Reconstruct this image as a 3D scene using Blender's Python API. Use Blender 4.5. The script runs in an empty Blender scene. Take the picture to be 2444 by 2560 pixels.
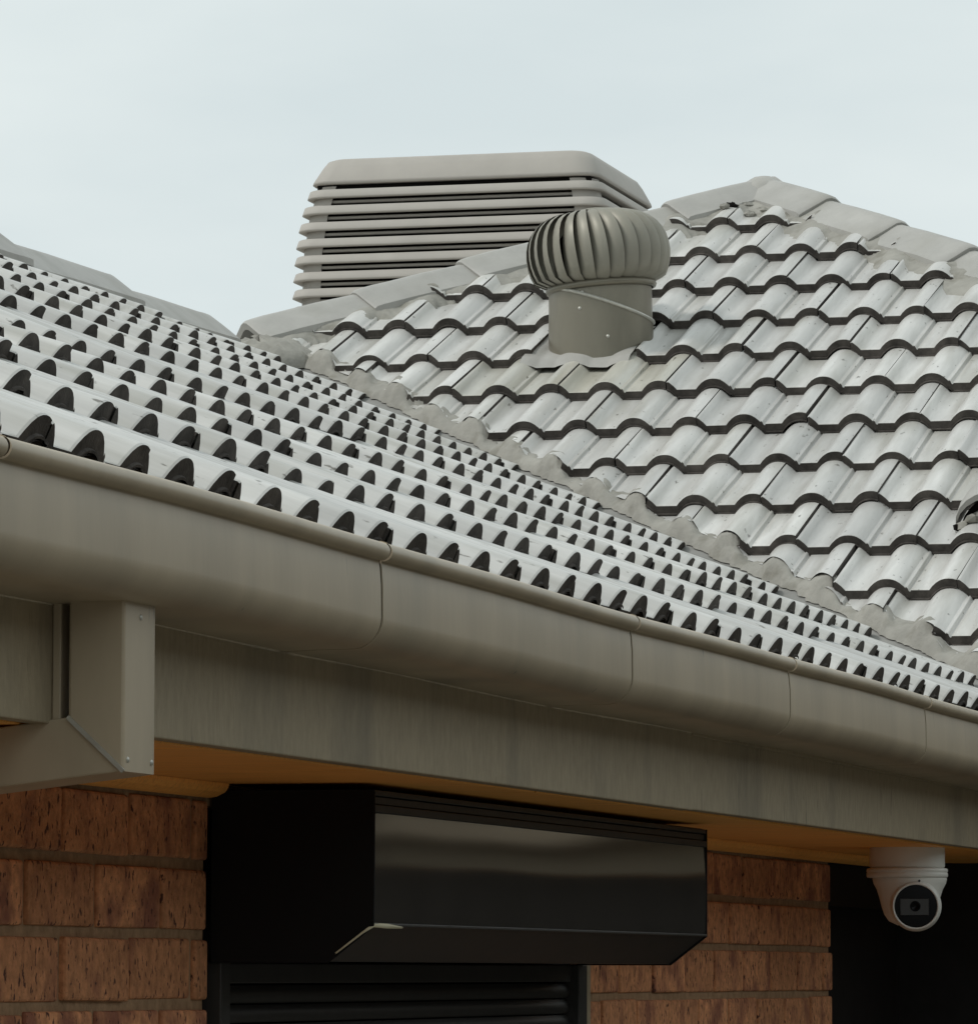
import bpy, bmesh, math, random
from mathutils import Vector, Matrix, noise
random.seed(7)
R = math.radians
scene = bpy.context.scene

# ------------------------------------------------------------------ camera, sky, sun, exposure
F_PX, PITCH, ROLL, YAW = 13281.3, 0.0863309, 0.0025324, 0.2611726
cam = bpy.data.cameras.new('camera')
cam.sensor_fit = 'HORIZONTAL'; cam.sensor_width = 36.0; cam.lens = 36.0 * F_PX / 2444.0
cam.clip_start = 0.05; cam.clip_end = 3000
cam_o = bpy.data.objects.new('camera', cam); scene.collection.objects.link(cam_o)
cam_o.matrix_world = (Matrix.Translation((1.774, -4.925, 1.95)) @ Matrix.Rotation(YAW, 4, 'Z')
                      @ Matrix.Rotation(math.pi / 2 + PITCH, 4, 'X') @ Matrix.Rotation(ROLL, 4, 'Z'))
scene.camera = cam_o

SUN_EL, SUN_AZ = R(48), R(-152)          # azimuth measured from +X (the yard side) towards +Y
world = bpy.data.worlds.new('World'); scene.world = world; world.use_nodes = True
wn, wl = world.node_tree.nodes, world.node_tree.links
wn.clear()
sky = wn.new('ShaderNodeTexSky'); sky.sky_type = 'NISHITA'; sky.sun_disc = False
sky.sun_elevation = SUN_EL; sky.sun_rotation = math.pi / 2 - SUN_AZ
sky.air_density = 1.0; sky.dust_density = 4.0; sky.ozone_density = 1.0
hsv = wn.new('ShaderNodeHueSaturation'); hsv.inputs['Saturation'].default_value = 0.10
tc = wn.new('ShaderNodeTexCoord'); mp = wn.new('ShaderNodeMapping'); mp.inputs['Scale'].default_value = (1, 1, 3.0)
nz = wn.new('ShaderNodeTexNoise'); nz.inputs['Scale'].default_value = 5.0; nz.inputs['Detail'].default_value = 5; nz.inputs['Roughness'].default_value = 0.5
cr = wn.new('ShaderNodeValToRGB')
cr.color_ramp.elements[0].position = 0.34; cr.color_ramp.elements[0].color = (5.9, 6.65, 6.8, 1)
cr.color_ramp.elements[1].position = 0.66; cr.color_ramp.elements[1].color = (7.2, 7.8, 7.75, 1)
mx = wn.new('ShaderNodeMix'); mx.data_type = 'RGBA'; mx.inputs[0].default_value = 0.93   # overcast: cloud covers nearly all of the clear sky
bg = wn.new('ShaderNodeBackground'); bg.inputs['Strength'].default_value = 0.105
wo = wn.new('ShaderNodeOutputWorld')
wl.new(sky.outputs[0], hsv.inputs['Color']); wl.new(tc.outputs['Generated'], mp.inputs[0]); wl.new(mp.outputs[0], nz.inputs['Vector'])
wl.new(nz.outputs['Fac'], cr.inputs[0]); wl.new(hsv.outputs[0], mx.inputs[6]); wl.new(cr.outputs[0], mx.inputs[7])
wl.new(mx.outputs[2], bg.inputs['Color']); wl.new(bg.outputs[0], wo.inputs[0])

sl = bpy.data.lights.new('sun', 'SUN'); sl.energy = 1.5; sl.angle = R(12); sl.color = (1.0, 0.97, 0.93)
so = bpy.data.objects.new('sun', sl); scene.collection.objects.link(so)
sd = Vector((math.cos(SUN_EL) * math.cos(SUN_AZ), math.cos(SUN_EL) * math.sin(SUN_AZ), math.sin(SUN_EL)))
so.rotation_euler = sd.to_track_quat('Z', 'Y').to_euler(); so.location = (-8, -6, 12)

vs = scene.view_settings
vs.view_transform = 'Standard'; vs.look = 'None'; vs.exposure = 0.15; vs.gamma = 1.0; vs.use_curve_mapping = False
scene.cycles.max_bounces = 8

# ------------------------------------------------------------------ materials
def mat(name, base, rough=0.6, spec=0.4, metal=0.0, noise_scale=None, var=0.12, stretch=(1, 1, 1), spots=None,
        bump=0.0, bump_scale=200.0, rnd=0.0, coords='Object', coat=0.0, dirt=None):
    m = bpy.data.materials.new(name); m.use_nodes = True
    n, l = m.node_tree.nodes, m.node_tree.links
    b = n['Principled BSDF']
    b.inputs['Base Color'].default_value = (*base, 1); b.inputs['Roughness'].default_value = rough
    b.inputs['Specular IOR Level'].default_value = spec; b.inputs['Metallic'].default_value = metal
    b.inputs['Coat Weight'].default_value = coat; b.inputs['Coat Roughness'].default_value = 0.06
    col = None
    if noise_scale or rnd or spots or bump or dirt:
        t = n.new('ShaderNodeTexCoord'); mpn = n.new('ShaderNodeMapping'); mpn.inputs['Scale'].default_value = stretch
        src = t.outputs['Object']
        if coords == 'World':
            g = n.new('ShaderNodeNewGeometry'); src = g.outputs['Position']
        l.new(src, mpn.inputs[0]); vec = mpn.outputs[0]
        oi = n.new('ShaderNodeObjectInfo')
        if coords == 'Random':      # shift the pattern from one copy to the next
            ad = n.new('ShaderNodeVectorMath'); ad.operation = 'ADD'
            sc = n.new('ShaderNodeVectorMath'); sc.operation = 'SCALE'; sc.inputs['Scale'].default_value = 37.0
            l.new(oi.outputs['Location'], sc.inputs[0]); l.new(vec, ad.inputs[0]); l.new(sc.outputs[0], ad.inputs[1]); vec = ad.outputs[0]
        rgb = n.new('ShaderNodeRGB'); rgb.outputs[0].default_value = (*base, 1); col = rgb.outputs[0]
        def mul(col, fac_out, lo, hi):
            mr = n.new('ShaderNodeMapRange'); mr.inputs['From Min'].default_value = 0.3; mr.inputs['From Max'].default_value = 0.7
            mr.inputs['To Min'].default_value = lo; mr.inputs['To Max'].default_value = hi
            l.new(fac_out, mr.inputs['Value'])
            v = n.new('ShaderNodeVectorMath'); v.operation = 'SCALE'
            l.new(col, v.inputs[0]); l.new(mr.outputs[0], v.inputs['Scale']); return v.outputs[0]
        if noise_scale:
            t1 = n.new('ShaderNodeTexNoise'); t1.inputs['Scale'].default_value = noise_scale; t1.inputs['Detail'].default_value = 6
            t1.inputs['Roughness'].default_value = 0.62
            l.new(vec, t1.inputs['Vector']); col = mul(col, t1.outputs['Fac'], 1 - var, 1 + var)
        if rnd:
            mr = n.new('ShaderNodeMapRange'); mr.inputs['To Min'].default_value = 1 - rnd; mr.inputs['To Max'].default_value = 1 + rnd * 0.6
            l.new(oi.outputs['Random'], mr.inputs['Value'])
            v = n.new('ShaderNodeVectorMath'); v.operation = 'SCALE'; l.new(col, v.inputs[0]); l.new(mr.outputs[0], v.inputs['Scale']); col = v.outputs[0]
        if dirt:                    # (colour, scale, threshold, amount): broad stains
            t3 = n.new('ShaderNodeTexNoise'); t3.inputs['Scale'].default_value = dirt[1]; t3.inputs['Detail'].default_value = 8
            l.new(vec, t3.inputs['Vector'])
            mr = n.new('ShaderNodeMapRange'); mr.inputs['From Min'].default_value = dirt[2]; mr.inputs['From Max'].default_value = dirt[2] + 0.18
            mr.inputs['To Max'].default_value = dirt[3]; l.new(t3.outputs['Fac'], mr.inputs['Value'])
            if coords == 'Random':
                mq = n.new('ShaderNodeMapRange'); mq.inputs['To Min'].default_value = 0.56; mq.inputs['To Max'].default_value = 0.40
                l.new(oi.outputs['Random'], mq.inputs['Value']); l.new(mq.outputs[0], mr.inputs['From Min'])
                mq2 = n.new('ShaderNodeMath'); mq2.operation = 'ADD'; mq2.inputs[1].default_value = 0.2
                l.new(mq.outputs[0], mq2.inputs[0]); l.new(mq2.outputs[0], mr.inputs['From Max'])
            mm = n.new('ShaderNodeMix'); mm.data_type = 'RGBA'; l.new(mr.outputs[0], mm.inputs[0]); l.new(col, mm.inputs[6])
            mm.inputs[7].default_value = (*dirt[0], 1); col = mm.outputs[2]
        if spots:                   # (colour, scale, threshold, stretch): hard specks and streaks
            ms = n.new('ShaderNodeMapping'); ms.inputs['Scale'].default_value = spots[3]; l.new(vec, ms.inputs[0])
            t2 = n.new('ShaderNodeTexNoise'); t2.inputs['Scale'].default_value = spots[1]; t2.inputs['Detail'].default_value = 3
            l.new(ms.outputs[0], t2.inputs['Vector'])
            mr = n.new('ShaderNodeMapRange'); mr.inputs['From Min'].default_value = spots[2]; mr.inputs['From Max'].default_value = spots[2] + 0.05
            l.new(t2.outputs['Fac'], mr.inputs['Value'])
            mm = n.new('ShaderNodeMix'); mm.data_type = 'RGBA'; l.new(mr.outputs[0], mm.inputs[0]); l.new(col, mm.inputs[6])
            mm.inputs[7].default_value = (*spots[0], 1); col = mm.outputs[2]
        l.new(col, b.inputs['Base Color'])
        if bump:
            tb = n.new('ShaderNodeTexNoise'); tb.inputs['Scale'].default_value = bump_scale; tb.inputs['Detail'].default_value = 4
            l.new(vec, tb.inputs['Vector'])
            bp = n.new('ShaderNodeBump'); bp.inputs['Strength'].default_value = bump; bp.inputs['Distance'].default_value = 0.004
            l.new(tb.outputs['Fac'], bp.inputs['Height']); l.new(bp.outputs[0], b.inputs['Normal'])
    return m

M = {}
TILE = dict(rough=0.34, spec=0.55, noise_scale=34, var=0.13, stretch=(1, 0.09, 1), rnd=0.19, coords='Random', bump=0.10, bump_scale=160)
M['tile'] = mat('tile_paint', (0.535, 0.525, 0.50), dirt=((0.31, 0.30, 0.26), 16, 0.50, 0.62), spots=((0.17, 0.16, 0.14), 75, 0.675, (1, 4, 1)), **TILE)
M['stained'] = mat('tile_paint_stained', (0.50, 0.485, 0.43), dirt=((0.30, 0.285, 0.225), 9, 0.45, 0.75), spots=((0.15, 0.14, 0.11), 60, 0.68, (1, 3, 1)), **TILE)
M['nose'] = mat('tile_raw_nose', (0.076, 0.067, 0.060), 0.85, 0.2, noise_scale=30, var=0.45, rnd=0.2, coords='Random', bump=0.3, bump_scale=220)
M['cap'] = mat('cap_paint', (0.37, 0.36, 0.335), 0.5, 0.35, noise_scale=9, var=0.10, rnd=0.08, coords='Random', bump=0.2, bump_scale=90,
               dirt=((0.29, 0.28, 0.25), 6, 0.5, 0.6))
M['mortar'] = mat('pointing_mortar', (0.295, 0.285, 0.255), 0.85, 0.2, noise_scale=12, var=0.16, coords='World', bump=0.7, bump_scale=70,
                  dirt=((0.19, 0.18, 0.15), 14, 0.53, 0.8))
M['tray'] = mat('valley_metal', (0.22, 0.215, 0.20), 0.6, 0.4, noise_scale=8, var=0.2, coords='World')
M['gutter'] = mat('gutter_paint', (0.42, 0.345, 0.245), 0.42, 0.45, noise_scale=7, var=0.13, stretch=(1, 1, 0.3), coords='World', bump=0.05, bump_scale=60,
                  dirt=((0.24, 0.21, 0.155), 4.0, 0.54, 0.5), spots=((0.15, 0.13, 0.095), 45, 0.725, (1, 1, 0.6)))
M['fascia'] = mat('fascia_paint', (0.36, 0.295, 0.20), 0.6, 0.3, noise_scale=90, var=0.13, stretch=(1, 1, 0.35), coords='World', bump=0.25, bump_scale=180,
                  dirt=((0.14, 0.13, 0.105), 5, 0.53, 0.5), spots=((0.09, 0.085, 0.07), 120, 0.70, (1, 1, 0.3)))
M['timber'] = mat('soffit_timber', (0.98, 0.46, 0.115), 0.55, 0.3, noise_scale=22, var=0.22, stretch=(0.5, 9, 9), coords='World', bump=0.15, bump_scale=60)
M['brick'] = mat('brick_clay', (0.66, 0.31, 0.155), 0.9, 0.15, noise_scale=55, var=0.30, rnd=0.22, coords='Random', bump=1.0, bump_scale=120,
                 dirt=((0.22, 0.085, 0.065), 13, 0.48, 0.8), spots=((0.12, 0.055, 0.042), 120, 0.605, (1, 1, 0.55)))
M['brickmortar'] = mat('brick_mortar', (0.36, 0.235, 0.14), 0.95, 0.1, noise_scale=50, var=0.25, coords='World', bump=0.5, bump_scale=200)
M['charcoal'] = mat('charcoal_powdercoat', (0.050, 0.045, 0.040), 0.09, 0.7, noise_scale=6, var=0.1, coords='World')
M['charcoal2'] = mat('charcoal_satin', (0.032, 0.030, 0.028), 0.45, 0.4, noise_scale=30, var=0.15, coords='World')
M['black'] = mat('black_endcap', (0.006, 0.006, 0.0065), 0.7, 0.2)
M['dark'] = mat('dark_recess_shade', (0.018, 0.016, 0.015), 0.75, 0.2, noise_scale=20, var=0.2, coords='World')  # near-black base carries the shade of the porch recess
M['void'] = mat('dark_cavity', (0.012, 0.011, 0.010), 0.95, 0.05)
M['vent'] = mat('vent_metal', (0.265, 0.25, 0.205), 0.5, 0.45, metal=0.2, noise_scale=10, var=0.14, stretch=(1, 1, 0.3), coords='World', bump=0.05, bump_scale=40,
                dirt=((0.16, 0.145, 0.11), 9, 0.55, 0.6))
M['ventbase'] = mat('vent_base_metal', (0.20, 0.182, 0.14), 0.36, 0.5, metal=0.35, noise_scale=12, var=0.12, stretch=(1, 1, 0.4), coords='World',
                    dirt=((0.16, 0.15, 0.12), 6, 0.5, 0.5))
M['rim'] = mat('vent_bright_rim', (0.50, 0.49, 0.44), 0.35, 0.5, metal=0.4, noise_scale=40, var=0.15, coords='World')
M['cooler'] = mat('cooler_plastic', (0.385, 0.36, 0.325), 0.6, 0.3, noise_scale=5, var=0.06, coords='World', dirt=((0.31, 0.295, 0.27), 3, 0.55, 0.5))
M['white'] = mat('camera_plastic', (0.74, 0.72, 0.67), 0.4, 0.45, noise_scale=20, var=0.03)
M['glass'] = mat('camera_glass', (0.004, 0.004, 0.005), 0.25, 0.12)
M['sensor'] = mat('camera_window', (0.028, 0.026, 0.025), 0.3, 0.5)
M['ground'] = mat('ground_paving', (0.17, 0.16, 0.135), 0.9, 0.2, noise_scale=3, var=0.2, coords='World', bump=0.3, bump_scale=40)
M['blocker'] = mat('blocker_dark', (0.055, 0.05, 0.045), 0.8, 0.2, noise_scale=2, var=0.2, coords='World')  # kept dark for the added out-of-view block that shades the eaves
M['steel'] = mat('bare_steel', (0.55, 0.52, 0.44), 0.35, 0.5, metal=0.6)
M['yellow'] = mat('pale_yellow', (0.62, 0.57, 0.40), 0.5, 0.4)

# ------------------------------------------------------------------ helpers
COL = scene.collection
def tag(o, label=None, cat=None, group=None, kind=None):
    if label: o['label'] = label
    if cat: o['category'] = cat
    if group: o['group'] = group
    if kind: o['kind'] = kind
    return o
def empty(name, loc=(0, 0, 0), parent=None):
    o = bpy.data.objects.new(name, None); COL.objects.link(o); o.location = loc; o.empty_display_size = 0.1
    if parent: o.parent = parent; o.matrix_parent_inverse = parent.matrix_world.inverted()
    return o
def put(name, me, parent=None, matrix=None):
    o = bpy.data.objects.new(name, me); COL.objects.link(o)
    if matrix is not None: o.matrix_world = matrix
    if parent:
        o.parent = parent; o.matrix_parent_inverse = WINV[parent.name] if parent.name in WINV else Matrix()
        if matrix is not None: o.matrix_basis = matrix
    return o
WINV = {}
class MB:
    """collects shapes into one mesh"""
    def __init__(s): s.v, s.f, s.m, s.s = [], [], [], []
    def face(s, pts, m=0, smooth=False):
        i = len(s.v); s.v += [tuple(p) for p in pts]; s.f.append(list(range(i, i + len(pts)))); s.m.append(m); s.s.append(smooth)
    def grid(s, rows, m=0, smooth=True, closed=False, flip=False):
        i = len(s.v); nr, nc = len(rows), len(rows[0])
        for r in rows: s.v += [tuple(p) for p in r]
        for a in range(nr - 1):
            for b in range(nc if closed else nc - 1):
                b2 = (b + 1) % nc
                q = [i + a * nc + b, i + a * nc + b2, i + (a + 1) * nc + b2, i + (a + 1) * nc + b]
                s.f.append(q[::-1] if flip else q); s.m.append(m); s.s.append(smooth)
    def box(s, x0, x1, y0, y1, z0, z1, m=0):
        P = [(x, y, z) for z in (z0, z1) for y in (y0, y1) for x in (x0, x1)]
        for q in ((0, 2, 3, 1), (4, 5, 7, 6), (0, 1, 5, 4), (2, 6, 7, 3), (0, 4, 6, 2), (1, 3, 7, 5)):
            s.face([P[j] for j in q], m)
    def lathe(s, prof, n=32, m=0, mtx=None, smooth=True):
        rows = []
        for r, z in prof:
            row = [Vector((r * math.cos(2 * math.pi * k / n), r * math.sin(2 * math.pi * k / n), z)) for k in range(n)]
            rows.append([mtx @ p for p in row] if mtx else row)
        s.grid(rows, m, smooth, closed=True)
    def mesh(s, name, mats):
        me = bpy.data.meshes.new(name); me.from_pydata(s.v, [], s.f)
        for mm in mats: me.materials.append(mm)
        me.polygons.foreach_set('material_index', s.m); me.polygons.foreach_set('use_smooth', s.s); me.update()
        return me
    def build(s, name, mats, parent=None, matrix=None, bevel=0.0, weld=False):
        me = s.mesh(name, mats if isinstance(mats, (list, tuple)) else [mats])
        if bevel or weld:
            bm = bmesh.new(); bm.from_mesh(me); bmesh.ops.remove_doubles(bm, verts=bm.verts, dist=1e-5)
            bmesh.ops.recalc_face_normals(bm, faces=bm.faces)
            if bevel:
                ed = [e for e in bm.edges if len(e.link_faces) == 2 and e.calc_face_angle(0) > 0.5]
                bmesh.ops.bevel(bm, geom=ed, offset=bevel, segments=2, affect='EDGES', profile=0.5)
            bm.to_mesh(me); bm.free(); me.update()
        return put(name, me, parent, matrix)
def nz3(x, y, z=0.0, s=1.0): return noise.noise(Vector((x * s, y * s, z * s)))

# ------------------------------------------------------------------ geometry of the roof (metres; X = towards the yard, Y = along the front eave)
PIT, G = 0.4203843, 0.3221494
T, CP, SP = math.tan(PIT), math.cos(PIT), math.sin(PIT)
ZE = 2.4696                              # front eave (runs along Y at X = 0)
YB, ZB, XB0 = 6.6654, 2.4443, -1.3988    # hip-end eave (runs along X at Y = YB)
W = 0.15                                 # one roll of a tile
TH, CH = 0.026, 0.029                    # tile thickness, roll height
VAL = YB + (ZE - ZB) / T                 # valley:  X + Y = VAL
RID = 2.83                               # front roof ridge at X = -RID
HL = VAL + 2 * RID                       # left hip:  Y - X = HL
HR = 9.25                                # right hip: Y + X = HR
AX, AY = (HR - HL) / 2, (HR + HL) / 2    # apex of the hip end
CG = G * CP                              # course spacing in plan
def zA(x): return ZE - x * T
def zBp(y): return ZB + (y - YB) * T

# the front roof has sagged a little: height correction by course and place along the eave
DEP = {}
LOWA = -0.031                           # its pans lie this much below the reference plane
def dzA(n, y): return LOWA + dzA_(n, y)
def dzA_(n, y):
    cols = [(0.04 + 0.82 * (n - 1), (-6, -7, 0, 8, 32, 8, 0, 2, 0, 6, 10)),
            (0.37 + 0.875 * (n - 1), (-3, -5, 8, 14, 18, 4, 0, 2, 0, 5, 9)),
            (1.05 + 0.99 * (n - 1), (4, 12, 14, 10, -1, -3, 0, 0, 0, 0, 4)),
            (3.72 + 1.43 * (n - 1), (0, -3, -5, 0, 0, 0, 0, 0, 0, 0, 0))]
    i = max(0, min(10, n - 1))
    pts = [(c[0], -c[1][i] * (c[0] + 5.0) / 13281.0) for c in cols]
    if y <= pts[0][0]: return pts[0][1]
    for (a, va), (b, vb) in zip(pts, pts[1:]):
        if y <= b: return va + (vb - va) * (y - a) / (b - a)
    return pts[-1][1]

def prof(x):
    """height of the tile top over its pan, x measured from a pan centre"""
    d = abs(((x / W + 0.5) % 1.0) - 0.5) * W      # distance to the nearest pan centre
    if d < 0.0265: return 0.0
    t = (0.075 - d) / 0.0485; return CH * (1 - t ** 2.3)

XJ = 0.019                               # a joint lies this far right of the crest of its roll
XS = [-0.075 + XJ + 0.0022, -0.075 + XJ + 0.006, -0.045, -0.035, -0.0265, 0.0, 0.0265, 0.034, 0.044, 0.053, 0.059, 0.066, 0.075, 0.084, 0.091, 0.097,
      0.106, 0.115, 0.1195, 0.1205, 0.1250, 0.1262, 0.1285, 0.1310, 0.1325, 0.150, 0.1765, 0.184, 0.194, 0.203, 0.209, 0.216, 0.225, 0.234, 0.225 + XJ]
def tile_pts():
    out = []
    for x in XS:
        z = prof(x)
        if 0.1200 <= x <= 0.1255: z += 0.0045          # the little bead beside every second roll
        if 0.1280 <= x <= 0.1315: z -= 0.0035          # and the groove next to it
        if x < -0.0535: z -= 0.004                      # underlap edge at the joint
        out.append((x, z))
    return out
TP = tile_pts()
LT = 0.39
def tile_builder():
    b = MB()
    fall = TH / G
    def P(x, z, y, dz): return (x, y, z + dz - fall * y)
    top = [[P(x, z, y, TH) for x, z in TP] for y in (0.0, LT * 0.5, LT)]
    b.grid(top, 0, True)
    # rounded front arris, dark raw nose, thin painted drip edge at the bottom
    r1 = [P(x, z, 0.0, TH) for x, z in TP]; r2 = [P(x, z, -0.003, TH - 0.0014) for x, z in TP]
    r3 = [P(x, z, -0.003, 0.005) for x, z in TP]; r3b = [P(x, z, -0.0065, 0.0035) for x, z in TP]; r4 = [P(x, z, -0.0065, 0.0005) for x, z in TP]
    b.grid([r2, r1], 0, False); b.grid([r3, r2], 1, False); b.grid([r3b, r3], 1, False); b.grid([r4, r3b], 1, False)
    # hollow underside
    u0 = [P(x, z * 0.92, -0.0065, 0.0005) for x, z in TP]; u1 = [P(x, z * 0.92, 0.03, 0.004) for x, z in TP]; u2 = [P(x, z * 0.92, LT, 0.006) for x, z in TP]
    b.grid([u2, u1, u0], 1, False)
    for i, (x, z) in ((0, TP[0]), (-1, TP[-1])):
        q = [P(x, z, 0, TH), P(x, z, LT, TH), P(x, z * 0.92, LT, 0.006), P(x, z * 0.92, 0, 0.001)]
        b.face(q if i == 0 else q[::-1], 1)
    return b
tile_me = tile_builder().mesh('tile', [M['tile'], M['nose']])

# ------------------------------------------------------------------ ground
g = MB(); g.face([(-600, -600, 0), (600, -600, 0), (600, 600, 0), (-600, 600, 0)])
tag(g.build('ground', M['ground']), kind='structure')

# added unseen block beyond the side yard: cuts low sky, deepening the eave shade
g = MB(); g.box(8.5, 16, -14, 24, 0, 4.8); tag(g.build('sky_blocker', M['blocker']), kind='structure')

# ------------------------------------------------------------------ house
house = empty('brick_house', (-3, 5, 0)); bpy.context.view_layer.update(); WINV[house.name] = house.matrix_world.inverted()
tag(house, 'brick house with grey tiled hip roof, timber eaves and taupe fascia', 'house')

# roof decks under the tiles (dark sarking)
d = MB()
s = -0.045
YL = -1.9
d.face([(-0.02, YL, zA(-0.02) + s + LOWA), (-0.02, VAL + 0.02, zA(-0.02) + s + LOWA), (-RID, VAL + RID, zA(-RID) + s + LOWA), (-RID, YL, zA(-RID) + s + LOWA)])
slopeA = d.build('roof_slope', M['void'], house)
tag(slopeA, 'front roof slope of grey tiles above the gutter, seen edge-on')
d = MB()
d.face([(VAL - YB, YB, ZB + s), (HR - YB, YB, ZB + s), (AX, AY, zBp(AY) + s), (-RID, VAL + RID, zBp(VAL + RID) + s)])
slopeB = d.build('roof_slope', M['void'], house)
tag(slopeB, 'hip end of grey tiles facing the camera, carrying the turbine vent')
# slopes turned away from the camera: plain tiled surfaces
d = MB()
zr = zA(-RID); za = zBp(AY)
def rolled(b, p0, p1, q0, q1, n):
    """ruled surface p0..p1 (low) to q0..q1 (high) with tile rolls"""
    lo, hi = [], []
    for i in range(n + 1):
        t = i / n; h = -0.02 + (0.022 if i % 2 else 0.0)
        lo.append(Vector(p0).lerp(Vector(p1), t) + Vector((0, 0, h))); hi.append(Vector(q0).lerp(Vector(q1), t) + Vector((0, 0, h)))
    b.grid([hi, lo], 0, True)
rolled(d, (-2 * RID, YL, ZE), (-2 * RID, VAL + 2 * RID, ZE), (-RID, YL, zr), (-RID, VAL + RID, zr), 120)
rolled(d, (-RID * 2 - 0.5, HL - 2 * RID - 0.5, zr - (RID + 0.5) * T), (-RID * 2 - 0.5, AY + 7, zr - (RID + 0.5) * T), (AX, AY, za), (AX, AY + 7, za), 110)
rolled(d, (HR - YB, YB, ZB), (HR - YB, AY + 7, ZB), (AX, AY, za), (AX, AY + 7, za), 110)
tag(d.build('rear_slope', M['tile'], house), kind='stuff')
d = MB(); d.face([(-2 * RID, YL, ZE), (0, YL, ZE), (-RID, YL, zr)]); d.build('gable_infill', M['fascia'], house)

# ---- tile placement
def mA(n, k, jit=True):
    y = k * W + 0.026; x = -(n - 1) * CG
    z0 = ZE + (n - 1) * G * SP + dzA(n, y + 0.07); z1 = ZE + n * G * SP + dzA(n + 1, y + 0.07)
    up = Vector((-CG, 0, z1 - z0)).normalized()
    ry = (dzA(n, y + 0.3) - dzA(n, y)) / 0.3
    xd = Vector((0, 1, ry)).normalized(); nn = xd.cross(up).normalized(); xd = up.cross(nn)
    return mk((x, y, z0), xd, up, nn, jit)
def mB(r, k, jit=True):
    x = XB0 + k * W; y = YB + (13 - r) * CG; z = ZB + (13 - r) * G * SP
    up = Vector((0, CP, SP)); xd = Vector((1, 0, 0)); nn = xd.cross(up)
    return mk((x, y, z), xd, up, nn, jit)
def mk(o, xd, up, nn, jit):
    m = Matrix(((xd.x, up.x, nn.x, o[0]), (xd.y, up.y, nn.y, o[1]), (xd.z, up.z, nn.z, o[2]), (0, 0, 0, 1)))
    if jit:
        m = m @ Matrix.Translation((random.gauss(0, .0016), random.gauss(0, .0036), random.gauss(0.0008, .0015))) \
              @ Matrix.Rotation(random.gauss(0, .0055), 4, 'Z') @ Matrix.Rotation(random.gauss(0, .0045), 4, 'Y') @ Matrix.Rotation(random.gauss(0.001, .002), 4, 'X')
    return m
# each half-space: (normal, distance) keep n.p < d
cutA = [(Vector((1, 1, 0)), VAL + 0.055), (Vector((-1, 0, 0)), RID - 0.02)]
cutB = [(Vector((-1, -1, 0)), -(VAL + 0.105)), (Vector((-1, 1, 0)), HL - 0.13), (Vector((1, 1, 0)), HR - 0.13)]
def place(m, cuts, parent, wob=0.0):
    cs = [m @ Vector(p) for p in ((-0.06, 0, 0), (0.245, 0, 0), (-0.06, LT, 0), (0.245, LT, 0))]
    st = []
    for n, dd in cuts:
        v = [n.dot(c) - dd for c in cs]
        if min(v) > -0.01: return None
        if max(v) > 0: st.append((n, dd + random.uniform(-wob, wob)))
    if not st: return put('tile', tile_me, parent, m)
    bm = bmesh.new(); bm.from_mesh(tile_me); mi = m.inverted()
    for n, dd in st:
        nl = (mi.to_3x3() @ n).normalized(); pl = mi @ (n * (dd / n.length_squared))
        bmesh.ops.bisect_plane(bm, geom=bm.verts[:] + bm.edges[:] + bm.faces[:], plane_co=pl, plane_no=nl, clear_outer=True)
    if not bm.faces: bm.free(); return None
    me = bpy.data.meshes.new('tile'); bm.to_mesh(me); bm.free()
    me.materials.append(M['tile']); me.materials.append(M['nose'])
    return put('tile', me, parent, m)
extra = []
nA = nB = 0
for n in range(1, 11):
    kv = int(((n - 1) * 0.82 - 0.55) / W)           # first roll in view
    for k in range(-14, 64):
        if (k + n) % 2 == 0: continue
        yk = k * W
        if yk > VAL + (n - 1) * CG: break
        if k < kv or yk > 5.75: extra.append((n, k)); continue
        if place(mA(n, k), cutA, slopeA, 0.01): nA += 1
def topB(x, y):
    """height over the lattice plane of the tile surface on the hip end"""
    u = (y - YB) / CG; fr = u - math.floor(u)
    return prof(x - XB0) + TH * (1 - fr)
def topA(x, y):
    u = -x / CG; n = int(math.floor(u)) + 1; fr = u - math.floor(u)
    return prof(y - 0.026) + TH * (1 - fr) + dzA(n, y) * (1 - fr) + dzA(n + 1, y) * fr
for r in range(1 - 2, 14):
    for k in range(-14, 27):
        if (k + r) % 2 == 0: continue
        if r == 4 and k == -3: continue             # the vent's metal flashing replaces this tile
        xk, yk = XB0 + k * W, YB + (13 - r) * CG
        if xk > 0.95: continue
        m = mB(r, k)
        if r == 9 and k == 8: m = m @ Matrix.Translation((0, -0.006, 0.004)) @ Matrix.Rotation(0.03, 4, 'Z')
        o_ = place(m, cutB, slopeB, 0.012)
        if o_:
            nB += 1
            if r == 5 and k in (-4, -2):
                o_.data = o_.data.copy(); o_.data.materials[0] = M['stained']
print('tiles', nA, nB, 'extra', len(extra))
b = MB()
bm = bmesh.new()
for n, k in extra:
    tmp = bmesh.new(); tmp.from_mesh(tile_me); m = mA(n, k); tmp.transform(m)
    for nn_, dd in cutA:
        bmesh.ops.bisect_plane(tmp, geom=tmp.verts[:] + tmp.edges[:] + tmp.faces[:], plane_co=nn_ * (dd / nn_.length_squared), plane_no=nn_, clear_outer=True)
    me = bpy.data.meshes.new('t'); tmp.to_mesh(me); tmp.free(); bm.from_mesh(me); bpy.data.meshes.remove(me)
me = bpy.data.meshes.new('outer_tiles'); bm.to_mesh(me); bm.free(); me.materials.append(M['tile']); me.materials.append(M['nose'])
tag(put('outer_tiles', me, house), kind='stuff')

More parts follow.
